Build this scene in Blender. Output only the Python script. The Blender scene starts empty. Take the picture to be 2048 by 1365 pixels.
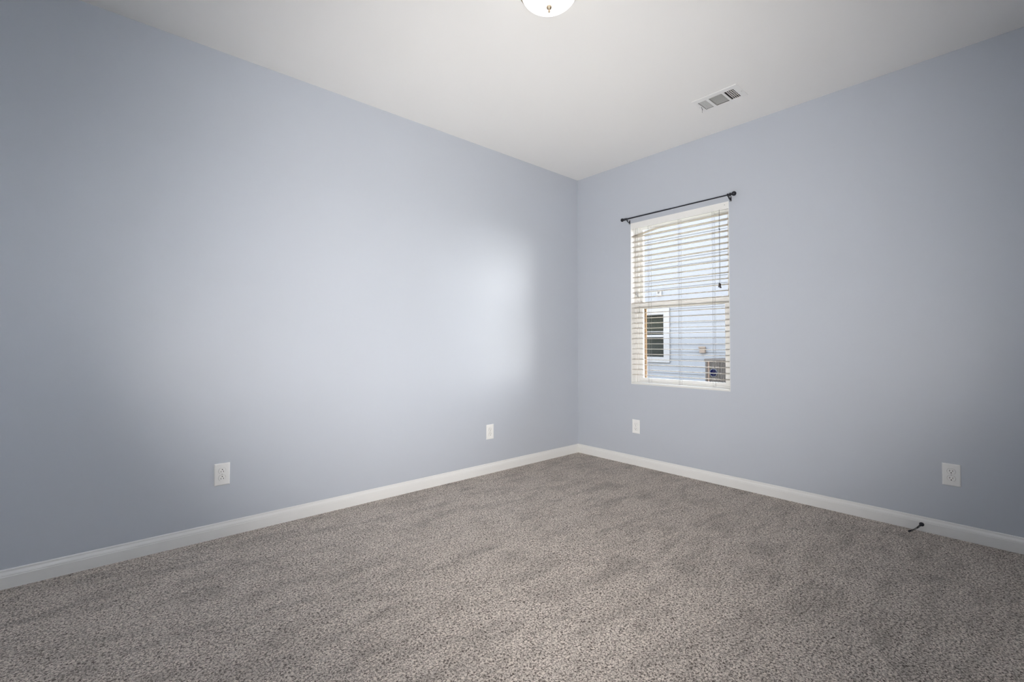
import bpy, bmesh, math, random
from mathutils import Vector, Matrix
random.seed(4)
scene = bpy.context.scene
C = scene.collection
PI = math.pi

# ------------------------------------------------------------------ camera
W_PX, H_PX = 2048, 1365
CAM = Vector((-3.5657, -3.0212, 1.0816))
YAW, PITCH, ROLL, F_PX, SY = 0.72520, 0.021316, 0.000829, 917.67, -13.386
cd = bpy.data.cameras.new('camera')
cam = bpy.data.objects.new('camera', cd)
C.objects.link(cam)
fw = Vector((math.cos(PITCH)*math.sin(YAW), math.cos(PITCH)*math.cos(YAW), math.sin(PITCH)))
r = Vector((math.cos(YAW), -math.sin(YAW), 0)); u = r.cross(fw)
r2 = r*math.cos(ROLL)+u*math.sin(ROLL); u2 = -r*math.sin(ROLL)+u*math.cos(ROLL)
m3 = Matrix((r2, u2, -fw)).transposed()
cam.matrix_world = Matrix.Translation(CAM) @ m3.to_4x4()
cd.sensor_fit = 'HORIZONTAL'; cd.sensor_width = 36.0
cd.lens = 36.0*F_PX/W_PX
cd.shift_y = SY/W_PX
cd.clip_start = 0.02; cd.clip_end = 200
scene.camera = cam

# ------------------------------------------------------------------ view, world, light
scene.view_settings.view_transform = 'Standard'
scene.view_settings.look = 'None'
scene.view_settings.gamma = 1.0
scene.view_settings.exposure = 0.0
scene.view_settings.use_curve_mapping = False
LAMP_STRENGTH = 1.5
SKY_STRENGTH = 20.0
FILL = 415.0; FILL_CONE = 98.0; FILL_UP = 0.23; BOUNCE = 2600.0

world = bpy.data.worlds.new('sky'); scene.world = world; world.use_nodes = True
wn = world.node_tree; wn.nodes.clear()
wo = wn.nodes.new('ShaderNodeOutputWorld'); wb = wn.nodes.new('ShaderNodeBackground')
wt = wn.nodes.new('ShaderNodeTexCoord'); ws = wn.nodes.new('ShaderNodeSeparateXYZ'); wr = wn.nodes.new('ShaderNodeValToRGB')
wr.color_ramp.elements[0].position = 0.0; wr.color_ramp.elements[0].color = (1.0, 0.98, 0.96, 1)
wr.color_ramp.elements[1].position = 0.8; wr.color_ramp.elements[1].color = (0.70, 0.80, 0.96, 1)
wn.links.new(wt.outputs['Generated'], ws.inputs[0]); wn.links.new(ws.outputs['Z'], wr.inputs[0])
wn.links.new(wr.outputs[0], wb.inputs['Color']); wb.inputs['Strength'].default_value = SKY_STRENGTH
wn.links.new(wb.outputs[0], wo.inputs[0])

# unseen soft fill spot added just below the camera, tilted up a little
fl = bpy.data.lights.new('fill_spot', 'SPOT'); fl.energy = FILL; fl.spot_size = math.radians(FILL_CONE); fl.spot_blend = 1.0
fl.shadow_soft_size = 0.16; fl.color = (1.0, 0.955, 0.895)
fo = bpy.data.objects.new('fill_spot', fl); C.objects.link(fo); fo.location = CAM+Vector((0.05, -0.02, -0.38))
fo.rotation_euler = (fw+r*0.06+Vector((0, 0, FILL_UP))).to_track_quat('-Z', 'Y').to_euler()
# second added fill spot, turned back so that its light bounces off the walls and ceiling behind
f2 = bpy.data.lights.new('bounce_fill', 'SPOT'); f2.energy = BOUNCE; f2.spot_size = math.radians(120); f2.spot_blend = 1.0
f2.shadow_soft_size = 0.16; f2.color = fl.color
f2o = bpy.data.objects.new('bounce_fill', f2); C.objects.link(f2o); f2o.location = CAM+Vector((0.12, 0.02, 0.26))
f2o.rotation_euler = (-fw+Vector((0, 0, 0.6))).to_track_quat('-Z', 'Y').to_euler()

# low sun from behind our own house; it only reaches the upper wall of the neighbouring house
sl = bpy.data.lights.new('sun', 'SUN'); sl.energy = 6.0; sl.angle = math.radians(1.0); sl.color = (1.0, 0.93, 0.86)
so = bpy.data.objects.new('sun', sl); C.objects.link(so)
so.rotation_euler = Vector((math.cos(0.38), 0.05, -math.sin(0.38))).to_track_quat('-Z', 'Y').to_euler()

# sampling portal in the window opening (gives off no light of its own)
pl = bpy.data.lights.new('window_portal', 'AREA'); pl.shape = 'RECTANGLE'; pl.size = 1.5; pl.size_y = 0.9
po = bpy.data.objects.new('window_portal', pl); C.objects.link(po)
po.matrix_world = Matrix.Translation((0.17, -1.065, 1.45)) @ Matrix.Rotation(PI/2, 4, 'Y')   # -Z looks to -X
pl.cycles.is_portal = True

# ------------------------------------------------------------------ materials
def mat(name, col, rough=0.5, metal=0.0, spec=0.5, noise=None, bump=None, emit=None, trans=0.0, sub=0.0):
    m = bpy.data.materials.new(name); m.use_nodes = True
    nt = m.node_tree; b = nt.nodes['Principled BSDF']
    b.inputs['Base Color'].default_value = (*col, 1)
    b.inputs['Roughness'].default_value = rough; b.inputs['Metallic'].default_value = metal
    b.inputs['Specular IOR Level'].default_value = spec
    b.inputs['Transmission Weight'].default_value = trans
    if emit:
        b.inputs['Emission Color'].default_value = (*emit[0], 1); b.inputs['Emission Strength'].default_value = emit[1]
    tc = nt.nodes.new('ShaderNodeTexCoord')
    if noise:                                     # (scale, amount)
        n = nt.nodes.new('ShaderNodeTexNoise'); n.inputs['Scale'].default_value = noise[0]; n.inputs['Detail'].default_value = 3
        nt.links.new(tc.outputs['Object'], n.inputs['Vector'])
        mx = nt.nodes.new('ShaderNodeMix'); mx.data_type = 'RGBA'
        a = noise[1]
        mx.inputs[6].default_value = (*[c*(1-a) for c in col], 1); mx.inputs[7].default_value = (*[min(1, c*(1+a)) for c in col], 1)
        nt.links.new(n.outputs['Fac'], mx.inputs[0]); nt.links.new(mx.outputs[2], b.inputs['Base Color'])
    if bump:                                      # (scale, strength, distance)
        n2 = nt.nodes.new('ShaderNodeTexNoise'); n2.inputs['Scale'].default_value = bump[0]; n2.inputs['Detail'].default_value = 4
        nt.links.new(tc.outputs['Object'], n2.inputs['Vector'])
        bp = nt.nodes.new('ShaderNodeBump'); bp.inputs['Strength'].default_value = bump[1]; bp.inputs['Distance'].default_value = bump[2]
        nt.links.new(n2.outputs['Fac'], bp.inputs['Height']); nt.links.new(bp.outputs[0], b.inputs['Normal'])
    return m

M_wall = mat('blue_grey_wall_paint', (0.497, 0.531, 0.590), 0.43, spec=0.8, noise=(1.3, 0.025), bump=(260, 0.08, 0.0006))
M_ceil = mat('white_ceiling_paint', (0.88, 0.88, 0.875), 0.8, spec=0.2, noise=(1.0, 0.01), bump=(200, 0.08, 0.0006))
M_trim = mat('white_trim_paint', (0.80, 0.80, 0.79), 0.3, spec=0.5, noise=(3, 0.015))
M_vinyl = mat('white_window_vinyl', (0.86, 0.86, 0.85), 0.35, noise=(4, 0.01))
M_slat = mat('white_faux_wood_slat', (0.84, 0.84, 0.82), 0.4, noise=(20, 0.02))
M_slat2 = mat('shade_darkened_cream_slat', (0.60, 0.55, 0.49), 0.75, spec=0.15, noise=(20, 0.02))  # white slats coloured darker cream so their shaded lines read dark
M_cord = mat('shade_grey_blind_cord', (0.20, 0.20, 0.20), 0.8, noise=(200, 0.1))  # white cord coloured grey for its shade against the bright outside
M_tassel = mat('backlit_dark_tassel', (0.035, 0.03, 0.03), 0.5, noise=(60, 0.1))  # same plastic as the grey tassels; backlit darkness put into the colour
M_tassel2 = mat('grey_plastic_tassel', (0.33, 0.33, 0.33), 0.5, noise=(60, 0.1))
M_iron = mat('black_painted_iron', (0.012, 0.013, 0.02), 0.35, metal=0.3, noise=(40, 0.2))
M_plate = mat('white_plastic_plate', (0.86, 0.86, 0.85), 0.28, noise=(30, 0.01))
M_gap_shade = mat('painted_gap_shade', (0.33, 0.33, 0.33), 0.8, noise=(90, 0.05))
M_slot = mat('dark_slot', (0.01, 0.01, 0.01), 0.8, noise=(90, 0.1))
M_screw = mat('painted_screw', (0.6, 0.6, 0.59), 0.35, metal=0.3, noise=(90, 0.05))
M_vent = mat('white_enamel_vent', (0.84, 0.84, 0.84), 0.35, noise=(8, 0.01))
M_duct = mat('galvanised_duct', (0.10, 0.10, 0.10), 0.6, metal=0.2, noise=(10, 0.2))
M_nickel = mat('brushed_nickel', (0.42, 0.34, 0.25), 0.4, metal=0.8, noise=(50, 0.08))
M_dome = mat('lit_frosted_glass', (0.95, 0.93, 0.88), 0.4, emit=((1.0, 0.955, 0.90), LAMP_STRENGTH))
M_screen = mat('tan_screen_frame', (0.1901, 0.1243, 0.0731), 0.5, spec=0.0, noise=(12, 0.08))
M_hwhite = mat('white_exterior_trim', (0.0817, 0.0826, 0.0851), 0.6, spec=0.0, noise=(6, 0.03))
M_hglass = mat('dark_reflective_glass', (0.0073, 0.0082, 0.0073), 0.3, spec=0.0, noise=(5, 0.5))
M_hblind = mat('neighbour_blind', (0.0172, 0.0189, 0.0146), 0.7, spec=0.0, noise=(10, 0.2))
M_box = mat('beige_utility_box', (0.0666, 0.0549, 0.0462), 0.6, spec=0.0, noise=(20, 0.08))
M_ac = mat('taupe_condenser_steel', (0.0344, 0.0310, 0.0287), 0.6, spec=0.0, noise=(20, 0.08))
M_acd = mat('dark_condenser_coil', (0.0096, 0.0090, 0.0083), 0.8, spec=0.0, noise=(60, 0.3))
M_acp = mat('peach_corner_post', (0.0516, 0.0382, 0.0310), 0.5, spec=0.0, noise=(20, 0.06))
M_blue = mat('navy_badge', (0.0003, 0.0006, 0.0069), 0.6, spec=0.0, noise=(20, 0.1))
M_ring = mat('pale_badge_ring', (0.0361, 0.0396, 0.0447), 0.6, spec=0.0, noise=(20, 0.05))

# glass panes: thin clear glass that lets daylight through
M_glass = bpy.data.materials.new('clear_window_glass'); M_glass.use_nodes = True
nt = M_glass.node_tree; nt.nodes.clear()
o_ = nt.nodes.new('ShaderNodeOutputMaterial'); t_ = nt.nodes.new('ShaderNodeBsdfTransparent'); g_ = nt.nodes.new('ShaderNodeBsdfGlossy')
x_ = nt.nodes.new('ShaderNodeMixShader'); f_ = nt.nodes.new('ShaderNodeFresnel'); f_.inputs['IOR'].default_value = 1.3
t_.inputs['Color'].default_value = (0.97, 0.98, 0.98, 1); g_.inputs['Roughness'].default_value = 0.02
nt.links.new(f_.outputs[0], x_.inputs[0]); nt.links.new(t_.outputs[0], x_.inputs[1]); nt.links.new(g_.outputs[0], x_.inputs[2]); nt.links.new(x_.outputs[0], o_.inputs[0])

# carpet: speckled twisted pile with brushed nap patches
def carpet():
    m = bpy.data.materials.new('taupe_cut_pile_carpet'); m.use_nodes = True
    nt = m.node_tree; N = nt.nodes; L = nt.links; b = N['Principled BSDF']
    b.inputs['Roughness'].default_value = 1.0; b.inputs['Specular IOR Level'].default_value = 0.05
    b.inputs['Sheen Weight'].default_value = 0.1
    tc = N.new('ShaderNodeTexCoord')
    def noise(scale, detail, rough=0.5, vec=None, dist=0.0):
        n = N.new('ShaderNodeTexNoise'); n.inputs['Scale'].default_value = scale; n.inputs['Detail'].default_value = detail
        n.inputs['Roughness'].default_value = rough; n.inputs['Distortion'].default_value = dist
        L.new(vec or tc.outputs['Object'], n.inputs['Vector']); return n
    tuft = noise(140, 4, 0.70, dist=0.8)
    r1 = N.new('ShaderNodeValToRGB'); e = r1.color_ramp.elements
    e[0].position = 0.40; e[0].color = (0.085, 0.062, 0.052, 1)
    e[1].position = 0.585; e[1].color = (0.93, 0.84, 0.765, 1)
    e2 = e.new(0.49); e2.color = (0.53, 0.465, 0.412, 1)
    L.new(tuft.outputs['Fac'], r1.inputs[0])
    # nap patches (pile brushed different ways), stretched along one diagonal
    mp = N.new('ShaderNodeMapping'); mp.inputs['Rotation'].default_value = (0, 0, math.radians(38)); mp.inputs['Scale'].default_value = (1.0, 2.6, 1)
    L.new(tc.outputs['Object'], mp.inputs['Vector'])
    nap = noise(3.4, 6, 0.68, mp.outputs[0], 0.5)
    r2_ = N.new('ShaderNodeMapRange'); r2_.inputs['From Min'].default_value = 0.34; r2_.inputs['From Max'].default_value = 0.54
    r2_.inputs['To Min'].default_value = 0.70; r2_.inputs['To Max'].default_value = 1.0
    L.new(nap.outputs['Fac'], r2_.inputs['Value'])
    mul = N.new('ShaderNodeVectorMath'); mul.operation = 'SCALE'
    L.new(r1.outputs[0], mul.inputs[0]); L.new(r2_.outputs[0], mul.inputs['Scale'])
    L.new(mul.outputs[0], b.inputs['Base Color'])
    bp = N.new('ShaderNodeBump'); bp.inputs['Strength'].default_value = 0.9; bp.inputs['Distance'].default_value = 0.008
    L.new(tuft.outputs['Fac'], bp.inputs['Height']); L.new(bp.outputs[0], b.inputs['Normal'])
    return m
M_carpet = carpet()

M_siding = mat('pale_blue_siding', (0.0662, 0.0697, 0.0757), 0.65, spec=0.0, noise=(0.8, 0.04), bump=(30, 0.1, 0.002))
M_ground = mat('dry_grass', (0.16, 0.155, 0.11), 1.0, noise=(4, 0.15), bump=(20, 0.5, 0.02))

# ------------------------------------------------------------------ helpers
def box(bm, x0, x1, y0, y1, z0, z1, mx=None):
    x0, x1 = sorted((x0, x1)); y0, y1 = sorted((y0, y1)); z0, z1 = sorted((z0, z1))
    v = [bm.verts.new((x, y, z)) for x in (x0, x1) for y in (y0, y1) for z in (z0, z1)]
    if mx is not None:
        for q in v: q.co = mx @ q.co
    for f in ((0, 1, 3, 2), (4, 6, 7, 5), (0, 4, 5, 1), (2, 3, 7, 6), (0, 2, 6, 4), (1, 5, 7, 3)):
        bm.faces.new([v[i] for i in f])
    return v
def lathe(bm, prof, mx=Matrix.Identity(4), seg=32):
    rings = []
    for (rr, z) in prof:
        if rr < 1e-6: rings.append([bm.verts.new(mx @ Vector((0, 0, z)))])
        else: rings.append([bm.verts.new(mx @ Vector((rr*math.cos(2*PI*i/seg), rr*math.sin(2*PI*i/seg), z))) for i in range(seg)])
    for a, b in zip(rings, rings[1:]):
        for i in range(seg):
            j = (i+1) % seg
            if len(a) == 1 and len(b) == 1: continue
            if len(a) == 1: bm.faces.new((a[0], b[i], b[j]))
            elif len(b) == 1: bm.faces.new((a[i], b[0], a[j]))
            else: bm.faces.new((a[i], b[i], b[j], a[j]))
    for rg, s in ((rings[0], 1), (rings[-1], -1)):
        if len(rg) > 1: bm.faces.new(rg if s < 0 else rg[::-1])
def tube(bm, pts, rad, seg=10):
    pts = [Vector(p) for p in pts]; rings = []
    for i, p in enumerate(pts):
        d = (pts[min(i+1, len(pts)-1)]-pts[max(i-1, 0)]).normalized()
        a = Vector((0, 0, 1)) if abs(d.z) < 0.9 else Vector((1, 0, 0))
        s = d.cross(a).normalized(); t = d.cross(s)
        rr = rad[i] if isinstance(rad, (list, tuple)) else rad
        rings.append([bm.verts.new(p+rr*(s*math.cos(2*PI*k/seg)+t*math.sin(2*PI*k/seg))) for k in range(seg)])
    for a, b in zip(rings, rings[1:]):
        for k in range(seg):
            bm.faces.new((a[k], a[(k+1) % seg], b[(k+1) % seg], b[k]))
    bm.faces.new(rings[0][::-1]); bm.faces.new(rings[-1])
def slab(bm, u0, u1, v0, v1, w0, w1, holes, f):
    """plate in (u,v) with rectangular holes, thickness w0..w1; f maps (u,v,w) to a point"""
    us = sorted(set([u0, u1]+[h[i] for h in holes for i in (0, 1)])); vs = sorted(set([v0, v1]+[h[i] for h in holes for i in (2, 3)]))
    vc = {}
    def V(a, b, c):
        k = (a, b, c)
        if k not in vc: vc[k] = bm.verts.new(f(a, b, c))
        return vc[k]
    def solid(i, j):
        if i < 0 or j < 0 or i >= len(us)-1 or j >= len(vs)-1: return False
        a = (us[i]+us[i+1])/2; b = (vs[j]+vs[j+1])/2
        return not any(h[0] < a < h[1] and h[2] < b < h[3] for h in holes)
    for i in range(len(us)-1):
        for j in range(len(vs)-1):
            if not solid(i, j): continue
            a, A, b, B = us[i], us[i+1], vs[j], vs[j+1]
            bm.faces.new((V(a, b, w0), V(a, B, w0), V(A, B, w0), V(A, b, w0)))
            bm.faces.new((V(a, b, w1), V(A, b, w1), V(A, B, w1), V(a, B, w1)))
            if not solid(i-1, j): bm.faces.new((V(a, b, w0), V(a, b, w1), V(a, B, w1), V(a, B, w0)))
            if not solid(i+1, j): bm.faces.new((V(A, b, w0), V(A, B, w0), V(A, B, w1), V(A, b, w1)))
            if not solid(i, j-1): bm.faces.new((V(a, b, w0), V(A, b, w0), V(A, b, w1), V(a, b, w1)))
            if not solid(i, j+1): bm.faces.new((V(a, B, w0), V(a, B, w1), V(A, B, w1), V(A, B, w0)))
def obj(name, bm, m, parent=None, smooth=False, bevel=0.0, label=None, seg=2):
    bmesh.ops.recalc_face_normals(bm, faces=bm.faces[:])
    me = bpy.data.meshes.new(name); bm.to_mesh(me); bm.free(); me.materials.append(m)
    if smooth:
        for p in me.polygons: p.use_smooth = True
    o = bpy.data.objects.new(name, me); C.objects.link(o)
    if parent: o.parent = parent
    if bevel:
        b = o.modifiers.new('bevel', 'BEVEL'); b.width = bevel; b.segments = seg; b.limit_method = 'ANGLE'; b.angle_limit = 0.6
    if label: o['label'] = label
    return o
def B(): return bmesh.new()
def thing(name, label, cat, loc=(0, 0, 0), rot=(0, 0, 0), group=None):
    o = bpy.data.objects.new(name, None); C.objects.link(o); o.location = loc; o.rotation_euler = rot
    o.empty_display_size = 0.05
    o['label'] = label; o['category'] = cat
    if group: o['group'] = group
    return o
def struct(o, label, cat):
    o['kind'] = 'structure'; o['label'] = label; o['category'] = cat; return o
def copy_tree(o, parent=None):
    c = o.copy(); C.objects.link(c); c.parent = parent
    for ch in list(o.children): copy_tree(ch, c)
    return c

# ------------------------------------------------------------------ room shell
H = 2.743
XB, YB = -4.10, -3.16            # far ends of the room behind the camera
T = 0.15
WY0, WY1, WZ0, WZ1 = -1.505, -0.625, 0.722, 2.181     # window opening
VX0, VX1, VY0, VY1 = -0.548, -0.402, -1.775, -1.525   # duct opening

bm = B(); box(bm, XB-T, T, YB-T, T, -0.12, 0.0)
struct(obj('floor', bm, M_carpet), 'taupe speckled cut-pile carpet with brushed nap marks', 'carpet floor')
bm = B(); slab(bm, XB-T, T, YB-T, T, H, H+0.12, [(VX0, VX1, VY0, VY1)], lambda a, b, c: (a, b, c))
struct(obj('ceiling', bm, M_ceil), 'plain white painted ceiling', 'ceiling')
bm = B(); box(bm, XB-T, T, 0, T, 0, H)
struct(obj('wall_left', bm, M_wall), 'long pale blue-grey wall on the left, no window', 'wall')
bm = B(); slab(bm, YB-T, 0, 0, H, 0, T, [(WY0, WY1, WZ0, WZ1)], lambda a, b, c: (c, a, b))
struct(obj('wall_right', bm, M_wall), 'blue-grey wall on the right with the single window', 'wall')
# our own roof, outside and above
bm = B(); v = [bm.verts.new(p) for p in ((0.55, -7, 2.95), (0.55, 3, 2.95), (-3.4, 3, 5.4), (-3.4, -7, 5.4), (-7.4, -7, 2.95), (-7.4, 3, 2.95))]
bm.faces.new((v[0], v[1], v[2], v[3])); bm.faces.new((v[3], v[2], v[5], v[4])); bm.faces.new((v[0], v[3], v[4])); bm.faces.new((v[1], v[5], v[2])); bm.faces.new((v[0], v[4], v[5], v[1]))
struct(obj('roof', bm, M_acd), 'dark shingled roof above the room', 'roof')
# walls behind the camera
bm = B(); box(bm, XB-T, XB, YB-T, 0, 0, H)
struct(obj('wall_rear', bm, M_wall), 'blue-grey wall behind the viewpoint', 'wall')
bm = B(); box(bm, XB, 0, YB-T, YB, 0, H)
struct(obj('wall_front', bm, M_wall), 'blue-grey wall opposite the long left wall', 'wall')

# baseboards: flat face, small step, sloping ogee top
BH = 0.083
prof = [(0, 0), (0.013, 0), (0.013, 0.052), (0.0115, 0.0545), (0.0118, 0.058), (0.0098, 0.064), (0.0062, 0.070), (0.0050, 0.074), (0.0052, 0.078), (0.0035, 0.082), (0, BH)]
def baseboard(name, p, q, inward, label, mit0=0, mit1=0):
    p = Vector(p); q = Vector(q); n = Vector(inward); d = (q-p).normalized(); bm = B()
    a = [bm.verts.new(p + n*t + d*t*mit0 + Vector((0, 0, z))) for t, z in prof]
    b = [bm.verts.new(q + n*t - d*t*mit1 + Vector((0, 0, z))) for t, z in prof]
    for i in range(len(prof)):
        j = (i+1) % len(prof); bm.faces.new((a[i], a[j], b[j], b[i]))
    bm.faces.new(a); bm.faces.new(b[::-1])
    struct(obj(name, bm, M_trim), label, 'baseboard')
baseboard('baseboard_left', (XB, 0, 0), (0, 0, 0), (0, -1, 0), 'white baseboard along the left wall', 1, 1)
baseboard('baseboard_right', (0, YB, 0), (0, 0, 0), (-1, 0, 0), 'white baseboard along the window wall', 1, 1)
baseboard('baseboard_rear', (XB, YB, 0), (XB, 0, 0), (1, 0, 0), 'white baseboard behind the viewpoint', 1, 1)
baseboard('baseboard_front', (XB, YB, 0), (0, YB, 0), (0, 1, 0), 'white baseboard opposite the long left wall', 1, 1)

# ------------------------------------------------------------------ window
win = bpy.data.objects.new('window_1', None); C.objects.link(win); win.location = (0, -1.065, WZ0)
struct(win, 'white vinyl single-hung window in the right wall', 'window')
def wo_(name, bm, m, **k):
    o = obj(name, bm, m, win, **k); o.location = -win.location; return o
yz = lambda a, b, c: (c, a, b)
e = 0.004
# jamb liner (white returns) and outer frame
bm = B(); slab(bm, WY0, WY1, WZ0, WZ1, 0.0005, 0.062, [(WY0+e, WY1-e, WZ0+e, WZ1-e)], yz)
wo_('jamb_liner', bm, M_vinyl)
bm = B()
slab(bm, WY0, WY1, WZ0, WZ1, 0.062, 0.078, [(WY0+0.022, WY1-0.022, WZ0+0.020, WZ1-0.022)], yz)
slab(bm, WY0, WY1, WZ0, WZ1, 0.078, 0.150, [(WY0+0.034, WY1-0.034, WZ0+0.030, WZ1-0.030)], yz)
wo_('window_frame', bm, M_vinyl, bevel=0.0015)
# lower sash (inner) and upper sash (outer)
bm = B(); slab(bm, WY0+0.0345, WY1-0.0345, WZ0+0.0305, 1.448, 0.080, 0.104, [(-1.434, -0.697, 0.778, 1.404)], yz)
ls = wo_('lower_sash', bm, M_vinyl, bevel=0.003)
bm = B(); slab(bm, WY0+0.0345, WY1-0.0345, 1.41, WZ1-0.031, 0.106, 0.130, [(-1.447, -0.684, 1.466, 2.128)], yz)
us_ = wo_('upper_sash', bm, M_vinyl, bevel=0.003)
bm = B(); box(bm, 0.091, 0.094, -1.434, -0.697, 0.778, 1.404); g = obj('pane', bm, M_glass, ls)
bm = B(); box(bm, 0.117, 0.120, -1.447, -0.684, 1.466, 2.128); g = obj('pane', bm, M_glass, us_)
bm = B(); slab(bm, WY0+0.036, WY1-0.036, WZ0+0.032, 1.432, 0.133, 0.144, [(-1.440, -0.698, 0.765, 1.405)], yz)
wo_('screen_frame', bm, M_screen, label='tan insect screen frame outside the lower sash')
bm = B(); box(bm, 0.074, 0.0795, -0.668, -0.662, 1.36, 1.43); wo_('balance_latch', bm, M_screw, bevel=0.001, label='small grey latch on the left jamb')
bm = B(); box(bm, 0.082, 0.104, -1.10, -1.03, 1.4485, 1.456); box(bm, 0.088, 0.098, -1.075, -1.04, 1.456, 1.464)
wo_('sash_lock', bm, M_vinyl, bevel=0.002)

# ------------------------------------------------------------------ blind
bl = thing('window_blind', 'white horizontal slat blind lowered with open slats in the window', 'blind', (0.03, -1.065, WZ0))
def bo(name, bm, m, **k):
    o = obj(name, bm, m, bl, **k); o.location = -bl.location; return o
BY0, BY1 = WY0+0.006, WY1-0.006
bm = B(); box(bm, 0.002, 0.008, WY0+0.001, WY1-0.0015, 2.127, WZ1-0.003); box(bm, 0.0081, 0.028, WY1-0.008, WY1-0.0045, 2.127, WZ1-0.004)
bo('valance', bm, M_slat, bevel=0.0015)
bm = B(); lathe(bm, [(0.0022, 0), (0.0022, 0.0015), (0, 0.002)], Matrix.Translation((0.002, -1.472, 2.160)) @ Matrix.Rotation(-PI/2, 4, 'Y'), 12)
bo('valance_pin', bm, M_slot, label='dark pin near the right end of the valance')
bm = B(); box(bm, 0.012, 0.058, BY0, BY1-0.006, 2.135, WZ1-0.006); bo('headrail', bm, M_slat)
def slat(bm, z, y0, y1, dz=None):
    n = 5; w = 0.05; th = 0.0028; x0 = 0.008
    ys = [y0, y1] if dz is None else [y0+(y1-y0)*i/24 for i in range(25)]
    prev = None
    for y in ys:
        off = 0 if dz is None else dz(y)
        top = [bm.verts.new((x0+w*i/n, y, z+off+0.0018*(1-(2*i/n-1)**2)+th/2)) for i in range(n+1)]
        bot = [bm.verts.new((x0+w*i/n, y, z+off+0.0018*(1-(2*i/n-1)**2)-th/2)) for i in range(n+1)]
        ring = top+bot[::-1]
        if prev:
            for k in range(len(ring)):
                j = (k+1) % len(ring); bm.faces.new((prev[k], prev[j], ring[j], ring[k]))
        else: bm.faces.new(ring)
        prev = ring
    bm.faces.new(prev[::-1])
SP = 0.0463; Z0s = 0.806
bm = B()
for k in range(28): slat(bm, Z0s+SP*k, BY0, BY1)
bo('slats', bm, M_slat2)
bm = B(); slat(bm, Z0s+SP*28-0.004, BY0, BY1, lambda y: -0.036*max(0, (y+0.88)/0.25)**1.1 if y > -0.88 else 0)
bo('drooping_slat', bm, M_slat2, label='topmost slat, its left end cracked and drooping')
bm = B(); box(bm, -0.004, 0.050, BY0, BY1, WZ0+0.0045, WZ0+0.0185)
bo('bottom_rail', bm, M_slat, bevel=0.004)
for y in (-0.80, -1.085, -1.372):
    bm = B()
    for x, yy in ((0.0055, y), (0.0605, y+0.004)):
        tube(bm, [(x, yy, WZ0+0.02), (x, yy, 2.14)], 0.0009, 6)
    for k in range(29):
        z = Z0s+SP*k-0.0026; tube(bm, [(0.0055, y, z), (0.0605, y+0.004, z)], 0.0005, 4)
    tube(bm, [(0.004, y-0.012, WZ0+0.02), (0.004, y-0.012, 2.14)], 0.0008, 6)
    bo('ladder_cord', bm, M_cord)
    bm = B(); lathe(bm, [(0.007, 0), (0.007, 0.002), (0.004, 0.003), (0, 0.003)], Matrix.Translation((0.006, y, WZ0+0.0125)) @ Matrix.Rotation(-PI/2, 4, 'Y'), 16)
    bo('cord_button', bm, M_slat)
TP = [(0.0025, 0.030), (0.0038, 0.029), (0.0045, 0.018), (0.0040, 0.012), (0.0065, 0.003), (0.0065, 0.0), (0, 0)]
for k, (y, z, dz) in enumerate(((-1.428, 1.525, 0), (-1.437, 1.518, 1))):
    bm = B(); tube(bm, [(0.000, -1.430-0.003*k, 2.130), (-0.001, y, z+0.03)], 0.0010, 6); bo('lift_cord', bm, M_tassel)
    bm = B(); lathe(bm, TP, Matrix.Translation((-0.002, y, z)) @ Matrix.Scale(1.15, 4), 14); bo('cord_tassel', bm, M_tassel, smooth=True, label='lift-cord tassel coloured dark as if backlit')
bm = B()
for y, z in ((-1.429, 1.983), (-1.434, 1.975)):
    lathe(bm, [(0, -0.004), (0.0032, -0.002), (0.0038, 0), (0.0032, 0.002), (0, 0.004)], Matrix.Translation((-0.001, y, z)), 10)
bo('cord_stop', bm, M_tassel)
for y, z in ((-0.682, 1.522), (-0.698, 1.508)):
    bm = B(); tube(bm, [(0.000, y+0.003, 2.130), (-0.001, y, z+0.03)], 0.0008, 6); bo('tilt_cord', bm, M_cord)
    bm = B(); lathe(bm, TP, Matrix.Translation((-0.002, y, z)), 14); bo('cord_tassel', bm, M_tassel2, smooth=True, label='grey tilt-cord tassel')

# ------------------------------------------------------------------ curtain rod
RX, RZ = -0.040, 2.217
rod = thing('curtain_rod', 'slim black curtain rod with ball finials above the window, no curtain', 'curtain rod', (RX, -1.06, RZ))
def ro(name, bm, **k):
    o = obj(name, bm, M_iron, rod, **k); o.location = -rod.location; return o
bm = B(); tube(bm, [(RX, -0.610, RZ), (RX, -1.05, RZ)], 0.0055, 16); tube(bm, [(RX, -1.04, RZ), (RX, -1.515, RZ)], 0.0047, 16)
ro('rod', bm, smooth=False)
FP = [(0.0065, 0), (0.0095, 0.002), (0.0095, 0.008), (0.0060, 0.010), (0.0060, 0.014), (0.0105, 0.017), (0.0105, 0.024), (0.0055, 0.027), (0.0055, 0.031)] + \
     [(0.0150*math.sin(a), 0.0445-0.0150*math.cos(a)) for a in [0.42+(PI-0.42)*i/10 for i in range(11)]]
bm = B(); lathe(bm, FP, Matrix.Translation((RX, -0.608, RZ)) @ Matrix.Rotation(-PI/2, 4, 'X'), 24); ro('finial', bm, smooth=True)
bm = B(); lathe(bm, FP, Matrix.Translation((RX, -1.510, RZ)) @ Matrix.Rotation(PI/2, 4, 'X') @ Matrix.Scale(1.15, 4), 24); ro('finial', bm, smooth=True)
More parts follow.
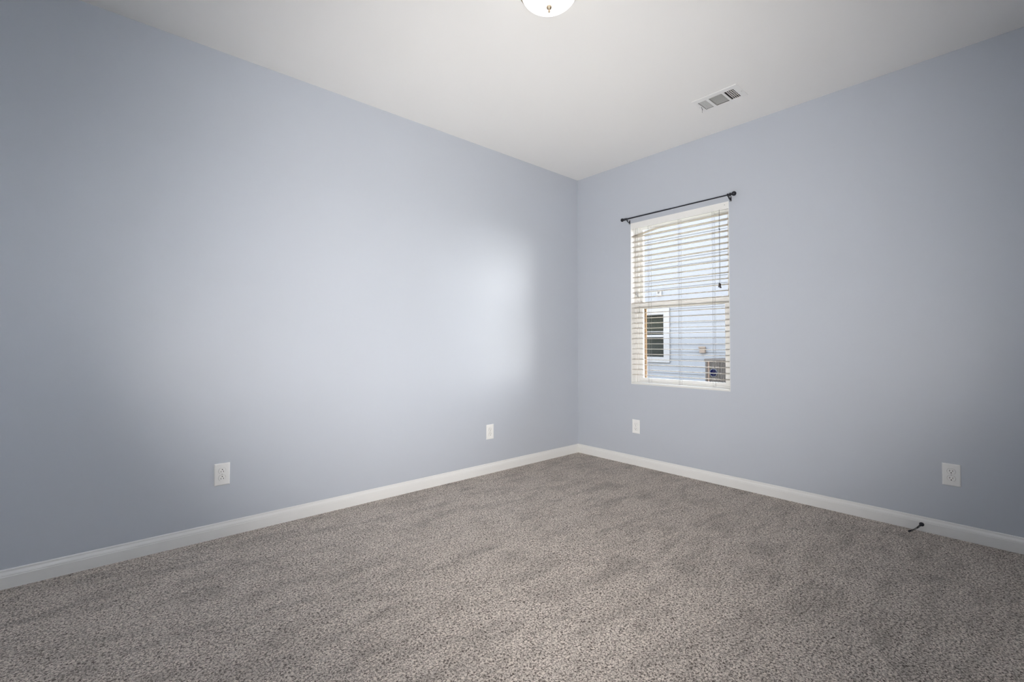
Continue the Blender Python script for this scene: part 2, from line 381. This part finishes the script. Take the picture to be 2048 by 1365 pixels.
for y in (-0.616, -1.520):
    bm = B()
    box(bm, -0.0025, -0.0002, y-0.007, y+0.007, RZ-0.042, RZ-0.004)
    tube(bm, [(-0.002, y, RZ-0.030), (-0.022, y, RZ-0.028), (-0.034, y, RZ-0.022), (RX-0.006, y, RZ-0.012), (RX-0.010, y, RZ-0.002), (RX-0.008, y, RZ+0.005)], [0.0035]*4+[0.003, 0.0025], 8)
    tube(bm, [(-0.030, y, RZ-0.024), (RX+0.008, y, RZ-0.010), (RX+0.008, y, RZ+0.002)], 0.003, 8)
    br = ro('bracket', bm, bevel=0.0004)
    for dz in (-0.038, -0.010):
        bm = B(); lathe(bm, [(0.003, 0), (0.0025, 0.0015), (0, 0.002)], Matrix.Translation((-0.0025, y, RZ+dz)) @ Matrix.Rotation(-PI/2, 4, 'Y'), 10)
        obj('screw', bm, M_screw, br)

# ------------------------------------------------------------------ outlets
def make_outlet(loc, rot, label):
    t = thing('wall_outlet', label, 'outlet', loc, rot, 'duplex wall outlets')
    w, h = 0.076, 0.122; bm = B()
    P = [(-w/2, 0, -h/2), (w/2, 0, -h/2), (w/2, 0, h/2), (-w/2, 0, h/2)]
    rings = []
    for ins, y in ((0, -0.0004), (0, -0.0025), (0.0012, -0.0045), (0.005, -0.0060)):
        rings.append([bm.verts.new((x-math.copysign(ins, x), y, z-math.copysign(ins, z))) for x, _, z in P])
    for a, b in zip(rings, rings[1:]):
        for i in range(4): bm.faces.new((a[i], a[(i+1) % 4], b[(i+1) % 4], b[i]))
    bm.faces.new(rings[0]); bm.faces.new(rings[-1][::-1])
    obj('cover_plate', bm, M_plate, t)
    R90 = Matrix.Rotation(PI/2, 4, 'X')
    for zc in (0.0195, -0.0195):
        bm = B(); n = 28; pts = []
        for i in range(n):
            a = 2*PI*i/n; pts.append((0.0172*math.cos(a), max(-0.0142, min(0.0142, 0.0172*math.sin(a)))))
        ra = [bm.verts.new((x*1.02, -0.0058, zc+z*1.02)) for x, z in pts]; rb = [bm.verts.new((x, -0.0098, zc+z)) for x, z in pts]
        for i in range(n): bm.faces.new((ra[i], ra[(i+1) % n], rb[(i+1) % n], rb[i]))
        bm.faces.new(ra); bm.faces.new(rb[::-1])
        rc = obj('receptacle', bm, M_plate, t)
        bm = B(); ga = [bm.verts.new((x*1.07, -0.0063, zc+z*1.07)) for x, z in pts]; gb = [bm.verts.new((x*1.07, -0.0057, zc+z*1.07)) for x, z in pts]  # raised grey rim, coloured as the shade around each receptacle
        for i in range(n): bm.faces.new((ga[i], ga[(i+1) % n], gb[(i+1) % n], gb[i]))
        bm.faces.new(ga[::-1]); bm.faces.new(gb); obj('gap_shade', bm, M_gap_shade, rc)
        for x, hh in ((-0.0063, 0.0042), (0.0063, 0.0034)):
            bm = B(); box(bm, x-0.0011, x+0.0011, -0.0101, -0.0092, zc+0.0035-hh, zc+0.0035+hh); obj('slot', bm, M_slot, rc)
        bm = B(); lathe(bm, [(0.0027, 0), (0.0027, 0.0009), (0, 0.0009)], Matrix.Translation((0, -0.0093, zc-0.0078)) @ R90, 14); obj('ground_hole', bm, M_slot, rc)
    bm = B(); lathe(bm, [(0.0034, 0), (0.0030, 0.0012), (0, 0.0016)], Matrix.Translation((0, -0.0059, 0)) @ R90, 14)
    obj('screw', bm, M_screw, t)
    return t
o0 = make_outlet((-3.064, 0, 0.350), (0, PI, 0), 'white wall outlet on the left wall nearest the viewer, ground holes on top')
def outlet(loc, rot, label):
    c = copy_tree(o0); c.location = loc; c.rotation_euler = rot; c['label'] = label
outlet((-1.136, 0, 0.345), (0, 0, 0), 'small far white outlet on the left wall toward the corner')
outlet((0, -0.674, 0.345), (0, 0, -PI/2), 'small white outlet on the right wall below the window')
outlet((0, -2.718, 0.350), (0, 0, -PI/2), 'white wall outlet at the far right, above the door stop')

# ------------------------------------------------------------------ spring door stop
ds = thing('door_stop', 'black spring door stop bent down from the right baseboard to the carpet', 'door stop', (-0.0125, -2.590, 0.040))
def do(name, bm, m, **k):
    o = obj(name, bm, m, ds, **k); return o
bm = B(); lathe(bm, [(0.0115, 0), (0.0115, 0.003), (0.0085, 0.006), (0.0085, 0.010), (0, 0.010)], Matrix.Rotation(-PI/2, 4, 'Y'), 20); do('base', bm, M_iron)
path = [Vector((-0.008, 0, 0)), Vector((-0.024, 0.004, -0.002)), Vector((-0.042, 0.014, -0.013)), Vector((-0.056, 0.029, -0.026)), Vector((-0.066, 0.043, -0.033))]
def bez(t):
    n = len(path)-1; x = t*n; i = min(int(x), n-1); f = x-i
    p0 = path[max(i-1, 0)]; p1 = path[i]; p2 = path[i+1]; p3 = path[min(i+2, n)]
    return 0.5*((2*p1)+(p2-p0)*f+(2*p0-5*p1+4*p2-p3)*f*f+(-p0+3*p1-3*p2+p3)*f**3)
pts = []; coils = 26; per = 10
for k in range(coils*per+1):
    t = k/(coils*per); c = bez(t); d = (bez(min(1, t+0.01))-bez(max(0, t-0.01))).normalized()
    s = d.cross(Vector((0, 0, 1))).normalized(); q = d.cross(s); a = 2*PI*k/per; rr = 0.0044-0.0012*t
    pts.append(c+rr*(s*math.cos(a)+q*math.sin(a)))
bm = B(); tube(bm, pts, 0.0010, 5); do('spring', bm, M_iron)
bm = B(); d = (path[-1]-path[-2]).normalized()
lathe(bm, [(0.0035, -0.004), (0.0045, 0), (0.0045, 0.008), (0.003, 0.010), (0, 0.011)], Matrix.Translation(path[-1]) @ d.to_track_quat('Z', 'Y').to_matrix().to_4x4(), 16)
do('rubber_tip', bm, M_iron)

# ------------------------------------------------------------------ ceiling lamp
LX, LY = -2.052, -1.570
lamp = thing('ceiling_lamp', 'round flush-mount ceiling light with lit frosted dome and small finial', 'ceiling light', (LX, LY, H))
bm = B(); lathe(bm, [(0, 0), (0.128, 0), (0.137, -0.006), (0.141, -0.016), (0.141, -0.026), (0.131, -0.029), (0.124, -0.024), (0, -0.022)], seg=64)
obj('metal_pan', bm, M_nickel, lamp, smooth=False, label='brushed nickel rim around the dome')
bm = B(); zr = -0.030
lathe(bm, [(0.129, zr+0.004)]+[(0.130*math.cos(a), zr-0.070*math.sin(a)) for a in [PI/2*i/20 for i in range(21)]], seg=64)
obj('glass_dome', bm, M_dome, lamp, smooth=True, label='glowing white frosted glass dome')
bm = B(); lathe(bm, [(0, zr-0.066), (0.011, zr-0.067), (0.0125, zr-0.072), (0.011, zr-0.078), (0.0045, zr-0.083), (0.0035, zr-0.087), (0.0048, zr-0.091), (0.004, zr-0.096), (0, zr-0.098)], seg=24)
obj('finial', bm, M_nickel, lamp, smooth=True)

# ------------------------------------------------------------------ ceiling vent
vt = thing('ceiling_vent', 'white rectangular ceiling vent with three louvre panels', 'vent', (-0.49, -1.658, H))
def vo(name, bm, m, **k):
    o = obj(name, bm, m, vt, **k); o.location = -vt.location; return o
PX0, PX1, PY0, PY1 = -0.585, -0.395, -1.806, -1.508
panels = [(-0.541, -0.409, -1.588, -1.532), (-0.541, -0.409, -1.694, -1.605), (-0.543, -0.413, -1.769, -1.709)]
bm = B(); slab(bm, PX0, PX1, PY0, PY1, H-0.0055, H-0.0003, panels, lambda a, b, c: (a, b, c))
vo('face_plate', bm, M_vent, bevel=0.0025)
def blade(bm, axis, c, a0, a1, z, w, tilt, h=0.0006):
    if axis == 'x': mx = Matrix.Translation(((a0+a1)/2, c, z)) @ Matrix.Rotation(tilt, 4, 'X'); box(bm, -(a1-a0)/2, (a1-a0)/2, -h, h, -w/2, w/2, mx)
    else: mx = Matrix.Translation((c, (a0+a1)/2, z)) @ Matrix.Rotation(tilt, 4, 'Y'); box(bm, -h, h, -(a1-a0)/2, (a1-a0)/2, -w/2, w/2, mx)
for i, (x0, x1, y0, y1) in enumerate(panels):
    bm = B()
    if i == 0:
        for k in range(6): blade(bm, 'x', y0+(k+0.5)*(y1-y0)/6, x0, x1, H+0.005, 0.014, 0.05, 0.001)
    elif i == 1:
        for k in range(11): blade(bm, 'y', x0+(k+0.5)*(x1-x0)/11, y0, y1, H+0.004, 0.015, 0.72)
    else:
        for k in range(1, 5): blade(bm, 'x', y0+k*(y1-y0)/5, x0, x1, H+0.001, 0.010, -0.62, 0.0014)
        for k in range(6): blade(bm, 'y', x0+(k+0.5)*(x1-x0)/6, y0, y1, H+0.014, 0.008, 1.0, 0.0014)
    vo('louvre_panel', bm, M_vent)
for y in (-1.797, -1.517):
    bm = B(); lathe(bm, [(0.0035, 0), (0.003, -0.0012), (0, -0.0016)], Matrix.Translation((-0.477, y, H-0.0055)), 12)
    vo('screw', bm, M_screw)
bm = B(); tube(bm, [(-0.478, -1.527, H-0.004), (-0.452, -1.521, H-0.012), (-0.446, -1.520, H-0.013)], 0.0016, 6); tube(bm, [(-0.458, -1.523, H-0.010), (-0.450, -1.519, H-0.034)], 0.0010, 5)
vo('damper_lever', bm, M_duct, label='dark thin lever hanging from the corner of the vent')
bm = B(); g2 = 0.0006
slab(bm, VX0+g2, VX1-g2, VY0+g2, VY1-g2, H-0.0002, H+0.11, [(VX0+0.002, VX1-0.002, VY0+0.002, VY1-0.002)], lambda a, b, c: (a, b, c))
box(bm, VX0+g2, VX1-g2, VY0+g2, VY1-g2, H+0.1101, H+0.112)
vo('duct_box', bm, M_duct)

# ------------------------------------------------------------------ outside: neighbour house, condenser, ground
GZ = -0.35
bm = B(); box(bm, 0.2, 60, -40, 40, GZ-0.1, GZ)
gr = obj('ground', bm, M_ground); struct(gr, 'dry grassy ground between the two houses', 'ground')
NX = 7.0
hs = thing('neighbouring_house', 'pale blue house with lap siding seen through the window', 'house', (NX, 5.0, GZ))
def ho(name, bm, m, parent=None, **k):
    o = obj(name, bm, m, parent or hs, **k)
    if parent is None: o.location = -hs.location
    return o
ny0, ny1 = -1.2, 13.0; wy0, wy1, wz0, wz1 = 3.108, 4.02, 0.747, 1.839      # its window
bm = B(); box(bm, NX+0.03, NX+0.25, ny0, wy0, GZ, 6.2); box(bm, NX+0.03, NX+0.25, wy1, ny1, GZ, 6.2); box(bm, NX+0.03, NX+0.25, wy0, wy1, GZ, wz0); box(bm, NX+0.03, NX+0.25, wy0, wy1, wz1, 6.2)
box(bm, NX+0.25, NX+8, ny0, ny0+0.2, GZ, 6.2); box(bm, NX+0.25, NX+8, ny1-0.2, ny1, GZ, 6.2); box(bm, NX+7.8, NX+8, ny0+0.2, ny1-0.2, GZ, 6.2)
z = GZ; ex = 0.178
while z < 6.2:
    for a, b in (((ny0, wy0), None), ((wy1, ny1), None), ((wy0, wy1), 'w')):
        if b and not (z+ex <= wz0 or z >= wz1): continue
        v = [bm.verts.new(p) for p in ((NX+0.031, a[0], z), (NX, a[0], z), (NX+0.014, a[0], z+ex), (NX+0.031, a[0], z+ex), (NX+0.031, a[1], z), (NX, a[1], z), (NX+0.014, a[1], z+ex), (NX+0.031, a[1], z+ex))]
        for f in ((0, 1, 2, 3), (4, 7, 6, 5), (0, 4, 5, 1), (1, 5, 6, 2), (2, 6, 7, 3)): bm.faces.new([v[i] for i in f])
    z += ex
ho('siding_wall', bm, M_siding)
bm = B(); v = [bm.verts.new(p) for p in ((NX-0.35, ny0-0.3, 6.1), (NX-0.35, ny1+0.3, 6.1), (NX+4, ny1+0.3, 8.3), (NX+4, ny0-0.3, 8.3), (NX+8.35, ny0-0.3, 6.1), (NX+8.35, ny1+0.3, 6.1))]
bm.faces.new((v[0], v[1], v[2], v[3])); bm.faces.new((v[3], v[2], v[5], v[4])); bm.faces.new((v[0], v[3], v[4])); bm.faces.new((v[1], v[5], v[2])); bm.faces.new((v[0], v[4], v[5], v[1]))
ho('roof', bm, M_acd)
bm = B(); slab(bm, 2.943, wy1+0.165, 0.619, 1.993, NX-0.03, NX+0.05, [(wy0, wy1, wz0, wz1)], yz); ho('window_trim', bm, M_hwhite, bevel=0.004)
bm = B(); slab(bm, wy0, wy1, wz0, wz1, NX+0.02, NX+0.06, [(wy0+0.012, wy1-0.03, wz0+0.012, 1.262), (wy0+0.012, wy1-0.03, 1.322, wz1-0.012)], yz)
nw = ho('window_sash', bm, M_hwhite)
bm = B(); box(bm, NX+0.10, NX+0.115, wy0, wy1, wz0, wz1); obj('pane', bm, M_hglass, nw)
bm = B()
for k in range(10): box(bm, NX+0.075, NX+0.095, wy0+0.02, wy1-0.04, 1.44+0.042*k, 1.452+0.042*k)
obj('blind', bm, M_hblind, nw)
bm = B(); box(bm, NX+0.070, NX+0.098, wy0+0.02, wy1-0.04, 1.395, 1.415); obj('blind_rail', bm, M_hwhite, nw)
bm = B(); box(bm, NX-0.06, NX+0.02, 2.03, 2.165, 0.875, 1.015); box(bm, NX-0.075, NX-0.055, 2.015, 2.18, 0.99, 1.03); ho('utility_box', bm, M_box, bevel=0.006, label='small beige utility box on the siding')
bm = B(); slab(bm, 3.155, 3.295, 2.32, 2.455, NX-0.03, NX+0.02, [(3.19, 3.26, 2.36, 2.42)], yz); box(bm, NX-0.005, NX+0.015, 3.19, 3.26, 2.36, 2.42); ho('wall_vent', bm, M_hwhite, label='small square vent cover high on the siding')

ac = thing('air_conditioner', 'taupe outdoor condenser unit with round navy badge outside the window', 'air conditioner', (5.6, 0.79, GZ))
def ao(name, bm, m, **k):
    o = obj(name, bm, m, ac, **k); o.location = -ac.location; return o
ax0, ax1, ay0, ay1, az0, az1 = 5.2, 6.0, 0.39, 1.197, GZ+0.06, 0.80
bm = B(); box(bm, ax0-0.06, ax1+0.06, ay0-0.06, ay1+0.06, GZ+0.0002, az0); ao('concrete_pad', bm, M_hwhite)
bm = B(); box(bm, ax0+0.03, ax1-0.03, ay0+0.03, ay1-0.03, az0, az1-0.03); ao('coil', bm, M_acd)
bm = B(); n = 26
for k in range(n):
    y = ay0+0.035+(ay1-ay0-0.07)*k/(n-1); box(bm, ax0, ax0+0.03, y-0.009, y+0.009, az0, az1-0.04)
    x = ax0+0.035+(ax1-ax0-0.07)*k/(n-1); box(bm, x-0.009, x+0.009, ay0, ay0+0.03, az0, az1-0.04); box(bm, x-0.009, x+0.009, ay1-0.03, ay1, az0, az1-0.04)
for k in range(5):
    z = az0+0.05+k*0.19; box(bm, ax0+0.005, ax0+0.028, ay0+0.02, ay1-0.02, z, z+0.012)
ao('louvre_grille', bm, M_ac)
for y in (ay1-0.095, ay0+0.06):
    bm = B(); box(bm, ax0-0.004, ax0+0.02, y, y+0.035, az0, az1-0.04); ao('corner_post', bm, M_acp, label='peach-tinted upright strip')
bm = B(); box(bm, ax0-0.01, ax1+0.01, ay0-0.01, ay1+0.01, az1-0.045, az1); ao('top_cover', bm, M_ac, bevel=0.012)
RB = Matrix.Translation((ax0-0.001, 1.020, 0.535)) @ Matrix.Rotation(-PI/2, 4, 'Y')
bm = B(); lathe(bm, [(0.078, 0), (0.078, 0.010), (0, 0.010)], RB, 32); bd = ao('badge', bm, M_ring, label='round navy badge with pale ring')
bm = B(); lathe(bm, [(0.067, 0.0102), (0.067, 0.013), (0, 0.013)], RB, 32); obj('badge_face', bm, M_blue, bd)
